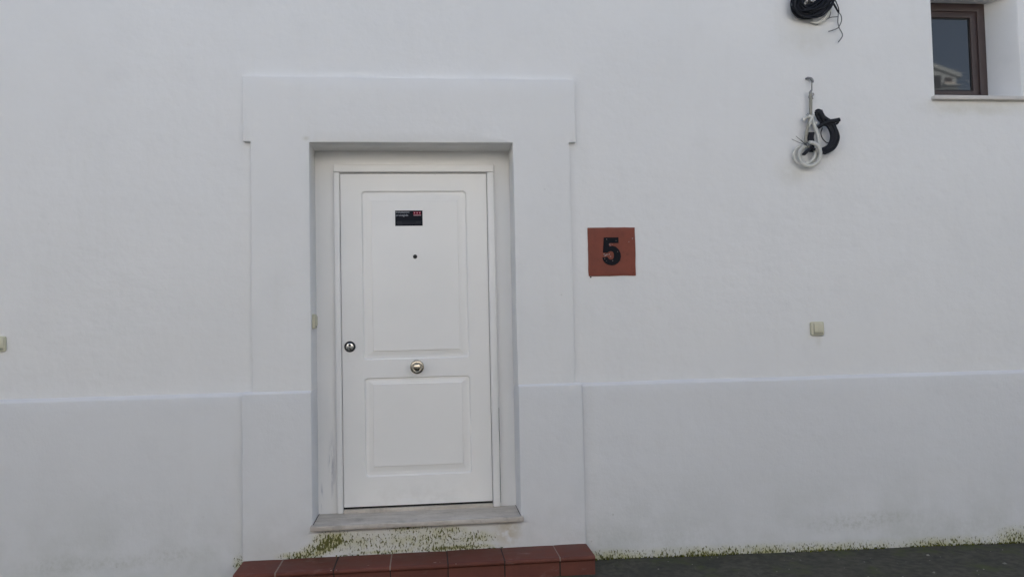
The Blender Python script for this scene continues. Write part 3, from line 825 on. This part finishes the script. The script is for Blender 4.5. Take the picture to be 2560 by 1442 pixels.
# ------------------------------------------------------------------ hanging bundle of white conduit and black cable
def k2(u, v, y):
    a, b = u / 908.0, v / 1442.0
    return Vector((2.1263 + 0.4292 * a - 0.0243 * b, y, 2.9216 + 0.0056 * a - 0.6515 * b))
hb = thing('hanging_cable_bundle', 'bundle of white conduit and taped black cable hanging from a wall hook', 'cable', (2.31, 0, 2.32))
bm = bmesh.new()
tube([k2(395, 120, 0.006), k2(400, 118, -0.02), k2(430, 130, -0.034), k2(450, 165, -0.036), k2(450, 188, -0.036)], 0.0060, 8, bm)
tube([k2(385, 118, -0.006), k2(410, 105, -0.012), k2(440, 118, -0.014), k2(455, 150, -0.014)], 0.0045, 8, bm)
obj('wall_hook', bm, M['zinc'], hb, 60)
bm = bmesh.new(); tube([k2(438, 160, -0.036), k2(438, 230, -0.035), k2(440, 300, -0.034)], 0.0026, 6, bm); obj('hanger_wire', bm, M['black_cable'], hb, 60)
bm = bmesh.new()
tube([k2(430, 295, -0.034), k2(418, 330, -0.034), k2(428, 400, -0.033), k2(420, 470, -0.032)], 0.0055, 8, bm)
tube([k2(450, 330, -0.034), k2(462, 350, -0.034), k2(445, 378, -0.034), k2(452, 415, -0.034)], 0.0045, 8, bm)
tube([k2(405, 360, -0.034), k2(398, 390, -0.034), k2(415, 410, -0.034)], 0.0030, 6, bm)
split_obj('clamp', bm, M['zinc'], hb, 60)
bm = bmesh.new()
tube([k2(424, 310, -0.030), k2(422, 420, -0.032), k2(420, 540, -0.034), k2(418, 640, -0.038), k2(385, 740, -0.044), k2(358, 850, -0.046), k2(345, 950, -0.045), k2(345, 1030, -0.042)], 0.0085, 10, bm, ribs=0.004)
tube([k2(440, 420, -0.028), k2(437, 560, -0.030), k2(430, 680, -0.036), k2(400, 760, -0.040)], 0.0055, 8, bm)
split_obj('old_drop_cable', bm, M['old_cable'], hb, 60)
bm = bmesh.new()
tube([k2(318, 700, -0.040), k2(345, 668, -0.045), k2(385, 655, -0.052), k2(425, 700, -0.050), k2(470, 800, -0.046), k2(505, 900, -0.044), k2(518, 1020, -0.046), k2(525, 1130, -0.05)], 0.0105, 10, bm, ribs=0.005)
tube([k2(440, 640, -0.052), k2(400, 720, -0.054), k2(385, 800, -0.04), k2(365, 900, -0.03)], 0.0080, 10, bm, ribs=0.005)
tube([k2(495, 740, -0.036), k2(450, 725, -0.044), k2(415, 740, -0.040)], 0.0095, 10, bm, ribs=0.005)
split_obj('white_conduit', bm, M['white_cable'], hb, 60)
bm = bmesh.new()
ring = []
for k in range(27):      # one and a half turns hanging at the bottom
    a = math.radians(100 - k * 21); r = 1.0 - 0.010 * k
    ring.append(k2(390 + 142 * r * math.cos(a), 1170 - 158 * r * math.sin(a), -0.070 + 0.0022 * k))
tube(ring, 0.0112, 10, bm, ribs=0.005, sub=5)
tube([k2(345, 1275, -0.045), k2(400, 1262, -0.048), k2(450, 1205, -0.046), k2(478, 1130, -0.042)], 0.0095, 10, bm, ribs=0.005)
tube([k2(330, 1035, -0.034), k2(250, 1060, -0.028), k2(205, 1130, -0.024), k2(225, 1215, -0.024), k2(270, 1260, -0.026)], 0.0080, 10, bm, ribs=0.005)
split_obj('conduit_ring', bm, M['white_cable'], hb, 60)
bm = bmesh.new()
def strand(pts, n, spread, r):
    for i in range(n):
        du, dv, dy = random.uniform(-spread, spread), random.uniform(-spread, spread), random.uniform(-0.014, 0.014)
        tube([k2(u + du, v + dv, y + dy) for u, v, y in pts], r, 8, bm)
strand([(500, 600, -0.05), (545, 690, -0.052), (650, 770, -0.055), (700, 880, -0.055), (700, 990, -0.053), (650, 1080, -0.05), (580, 1120, -0.046)], 16, 34, 0.0068)
strand([(560, 740, -0.05), (680, 790, -0.055), (742, 900, -0.054), (735, 1000, -0.052), (680, 1090, -0.05), (600, 1135, -0.046)], 9, 20, 0.0062)
obj('black_cable_bend', bm, M['black_cable'], hb, 60)
bm = bmesh.new()
tube([k2(478, 610, -0.056), k2(500, 596, -0.062), k2(530, 640, -0.066), k2(560, 700, -0.064)], 0.0170, 10, bm)
tube([k2(505, 800, -0.045), k2(600, 745, -0.066), k2(690, 735, -0.072), k2(770, 712, -0.066)], 0.0115, 10, bm)
tube([k2(620, 730, -0.070), k2(700, 720, -0.074), k2(765, 705, -0.070)], 0.0100, 10, bm)
tube([k2(690, 770, -0.064), k2(740, 762, -0.062), k2(765, 735, -0.06)], 0.0065, 8, bm)
split_obj('black_tape', bm, M['black_cable'], hb, 60)
bm = bmesh.new()
tube([k2(560, 810, -0.052), k2(540, 880, -0.052), k2(560, 950, -0.052), k2(605, 1000, -0.052), k2(640, 1010, -0.05)], 0.0030, 6, bm)
for d_ in (-26, 0, 24):
    tube([k2(440 + d_, 860, -0.030), k2(425 + d_, 930, -0.032), k2(435 + d_, 1010, -0.034), k2(430 + d_ * 0.4, 1120, -0.034)], 0.0085, 8, bm)
for d_ in (-10, 10):
    tube([k2(372 + d_, 1090, -0.074), k2(330 + d_, 1130, -0.076), k2(285 + d_, 1175, -0.073)], 0.0075, 8, bm)
tube([k2(410, 1075, -0.060), k2(450, 1110, -0.064)], 0.0090, 8, bm, smoothp=False)
split_obj('black_cable_end', bm, M['black_cable'], hb, 60)
bm = bmesh.new()
for e in ((125, 970), (180, 930), (250, 985)):
    tube([k2(335, 1040, -0.06), k2((335 + e[0]) / 2 + 10, (1040 + e[1]) / 2 + 12, -0.072), k2(e[0], e[1], -0.08)], 0.0019, 5, bm)
for e in ((350, 620), (330, 630)): tube([k2(400, 660, -0.055), k2(e[0] + 20, e[1] + 18, -0.06), k2(e[0], e[1], -0.06)], 0.0014, 5, bm)
tube([k2(340, 1000, -0.06), k2(360, 1030, -0.068), k2(350, 1060, -0.068), k2(325, 1030, -0.064), k2(345, 1000, -0.058)], 0.0030, 6, bm)
split_obj('loose_wire', bm, M['grey_wire'], hb, 60)

# ------------------------------------------------------------------ moss tufts and pebbles
def in_blob(x, z):
    g = 0.0
    for bx, bz_, sx, sz, amp in GREEN:
        d = math.hypot((x - bx) / sx, (z - bz_) / sz)
        if d < 1: t = 1 - d; g += amp * t * t * (3 - 2 * t)
    h = z - ground_z(x)
    if 0 <= h < 0.07 and (x > 0.88 or x < -1.02):
        t = 1 - h / 0.07; g += 0.45 * t * t * max(0.12, min(1.0, 1.5 * (noise.noise(Vector((x * 1.9, 0, 2))) + 0.45)))
    return g
bm = bmesh.new()
def tuft(x, y, z, s):
    sx, sz = s * random.uniform(0.5, 1.0), s * random.uniform(0.8, 1.8); sy = s * random.uniform(0.4, 0.9)
    v = [bm.verts.new((x + a * sx, y + b * sy, z + c * sz)) for a, b, c in ((1, 0, .1), (-1, 0, -.1), (0, -1, .1), (0, 1, 0), (.2, -.3, 1), (-.2, -.2, -1))]
    for f in ((0, 2, 4), (2, 1, 4), (1, 3, 4), (3, 0, 4), (2, 0, 5), (1, 2, 5), (3, 1, 5), (0, 3, 5)): bm.faces.new([v[i] for i in f])
cnt = 0
for _ in range(90000):
    if random.random() < 0.45: x, z = random.uniform(-0.95, 0.5), random.uniform(0.176, 0.322); y = BF + 0.002 + (0.003 if DX0 < x < DX1 else 0)
    elif random.random() < 0.15: x, z = random.uniform(-1.10, -1.018), random.uniform(0.1, 0.22); y = PF + 0.001
    else: x = random.uniform(0.885, 3.8); z = ground_z(x) + random.random() ** 1.6 * 0.12; y = PF + 0.001
    g = in_blob(x, z) * max(0.0, min(1.0, (noise.noise(Vector((x * 26, 1, z * 16))) + 0.25) * 2.2))
    if random.random() < g * 0.12:
        tuft(x, y, z, random.choice((0.0016, 0.002, 0.0026, 0.0034))); cnt += 1
# damp line of moss where wall and street or step meet
for _ in range(520):
    x = random.uniform(0.885, 3.8)
    if noise.noise(Vector((x * 2.3, 4, 0))) > -0.15: tuft(x, PF - random.random() ** 2 * 0.02, ground_z(x) + 0.004, random.uniform(0.003, 0.007))
for _ in range(260):
    x = random.uniform(-0.78, 0.40)
    if noise.noise(Vector((x * 5, 9, 0))) > -0.05: tuft(x, BF - random.random() ** 2 * 0.012, ST + 0.002, random.uniform(0.0018, 0.0045))
o = obj('moss', bm, M['moss'], None, 0); tag(o, 'green moss growing along the foot of the white wall', 'moss', kind='stuff')

bm = bmesh.new()
for _ in range(150):
    x = random.uniform(0.9, 4.2); y = -0.04 - random.random() * 0.9
    s = random.choice((0.002, 0.0025, 0.003, 0.004, 0.005)) if random.random() < 0.93 else random.uniform(0.007, 0.011)
    z = ground_z(x, y) + 0.003
    rotm = Matrix.Rotation(random.uniform(0, 6), 3, 'Z')
    v = [bm.verts.new(Vector((x, y, z)) + rotm @ Vector((a * s * 1.3, b * s, c * s * 0.7))) for a, b, c in ((1, 0, 0), (-1, .1, 0), (.1, -1, .1), (0, 1, 0), (.2, .1, 1), (0, 0, -.6))]
    for f in ((0, 2, 4), (2, 1, 4), (1, 3, 4), (3, 0, 4), (2, 0, 5), (1, 2, 5), (3, 1, 5), (0, 3, 5)): bm.faces.new([v[i] for i in f])
o = obj('pebbles', bm, M['pebble'], None, 0); tag(o, 'small pale stones scattered on the dark street', 'pebbles', kind='stuff')

# ------------------------------------------------------------------ houses across the street (one mirrored in the pane, two unseen and added for the light)
def far_house(name, label, x0, x1, y, h, ridge, wins, mat='wall', extra=None):
    t = thing(name, label, 'house', ((x0 + x1) / 2, y, 0))
    y1 = y - 7.0; xm = (x0 + x1) / 2
    bm = bmesh.new()
    prof = [(x0, -1.0), (x1, -1.0), (x1, h), (xm, ridge), (x0, h)]
    prism_y(prof, y, y1, bm); obj('wall', bm, M[mat], t, 0)
    bm = bmesh.new()
    prism_y([(x1 + 0.12, h - 0.02), (x1 + 0.12, h + 0.10), (xm, ridge + 0.14), (x0 - 0.12, h + 0.10), (x0 - 0.12, h - 0.02), (xm, ridge + 0.02)], y + 0.06, y1 - 0.1, bm)
    obj('roof', bm, M['far_wall'], t, 0)
    for (a, b, c, d) in wins:
        w = obj('window', frame_bm(a, b, c, d, 0.05, y + 0.03, y - 0.1), M['brown'], t, 0)
        obj('pane', boxbm(a + 0.04, b - 0.04, y + 0.004, y + 0.012, c + 0.04, d - 0.04), M['glass'], w, 0)
        obj('sill', boxbm(a - 0.06, b + 0.06, y - 0.05, y + 0.09, c - 0.06, c - 0.002), M['sillstone'], w, 0)
    return t
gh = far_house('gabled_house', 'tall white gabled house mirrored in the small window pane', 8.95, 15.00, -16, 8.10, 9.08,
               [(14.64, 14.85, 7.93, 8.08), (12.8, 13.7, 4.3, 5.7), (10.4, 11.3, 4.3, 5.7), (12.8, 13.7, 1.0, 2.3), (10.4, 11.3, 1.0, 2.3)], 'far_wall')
obj('loggia', boxbm(12.9, 14.54, -16.02, -15.995, 7.72, 8.14), M['dark'], gh, 0)
for zz in (7.84, 7.76): obj('cornice', boxbm(14.56, 15.04, -16.05, -15.93 + (zz - 7.76), zz - 0.014, zz + 0.014), M['far_wall'], gh, 0)
for k in range(3): obj('rail', boxbm(12.7, 14.60, -15.94, -15.93, 7.62 + k * 0.05, 7.635 + k * 0.05), M['far_wall'], gh, 0)
far_house('unseen_low_house', 'unseen low white house facing the door across the street', -2.6, 7.6, -7.0, 4.5, 5.3,
          [(-1.4, -0.4, 1.0, 2.3), (1.6, 2.6, 1.0, 2.3), (4.6, 5.6, 1.0, 2.3)])  # unseen; height and distance chosen for the light on the wall
far_house('unseen_narrow_house', 'unseen narrow white house left of the low one across the street', -10.5, -2.75, -7.0, 4.5, 5.3,
          [(-7.6, -6.6, 1.0, 2.3), (-4.8, -3.8, 1.0, 2.3)])  # unseen; length set by the bounced light it gives the wall
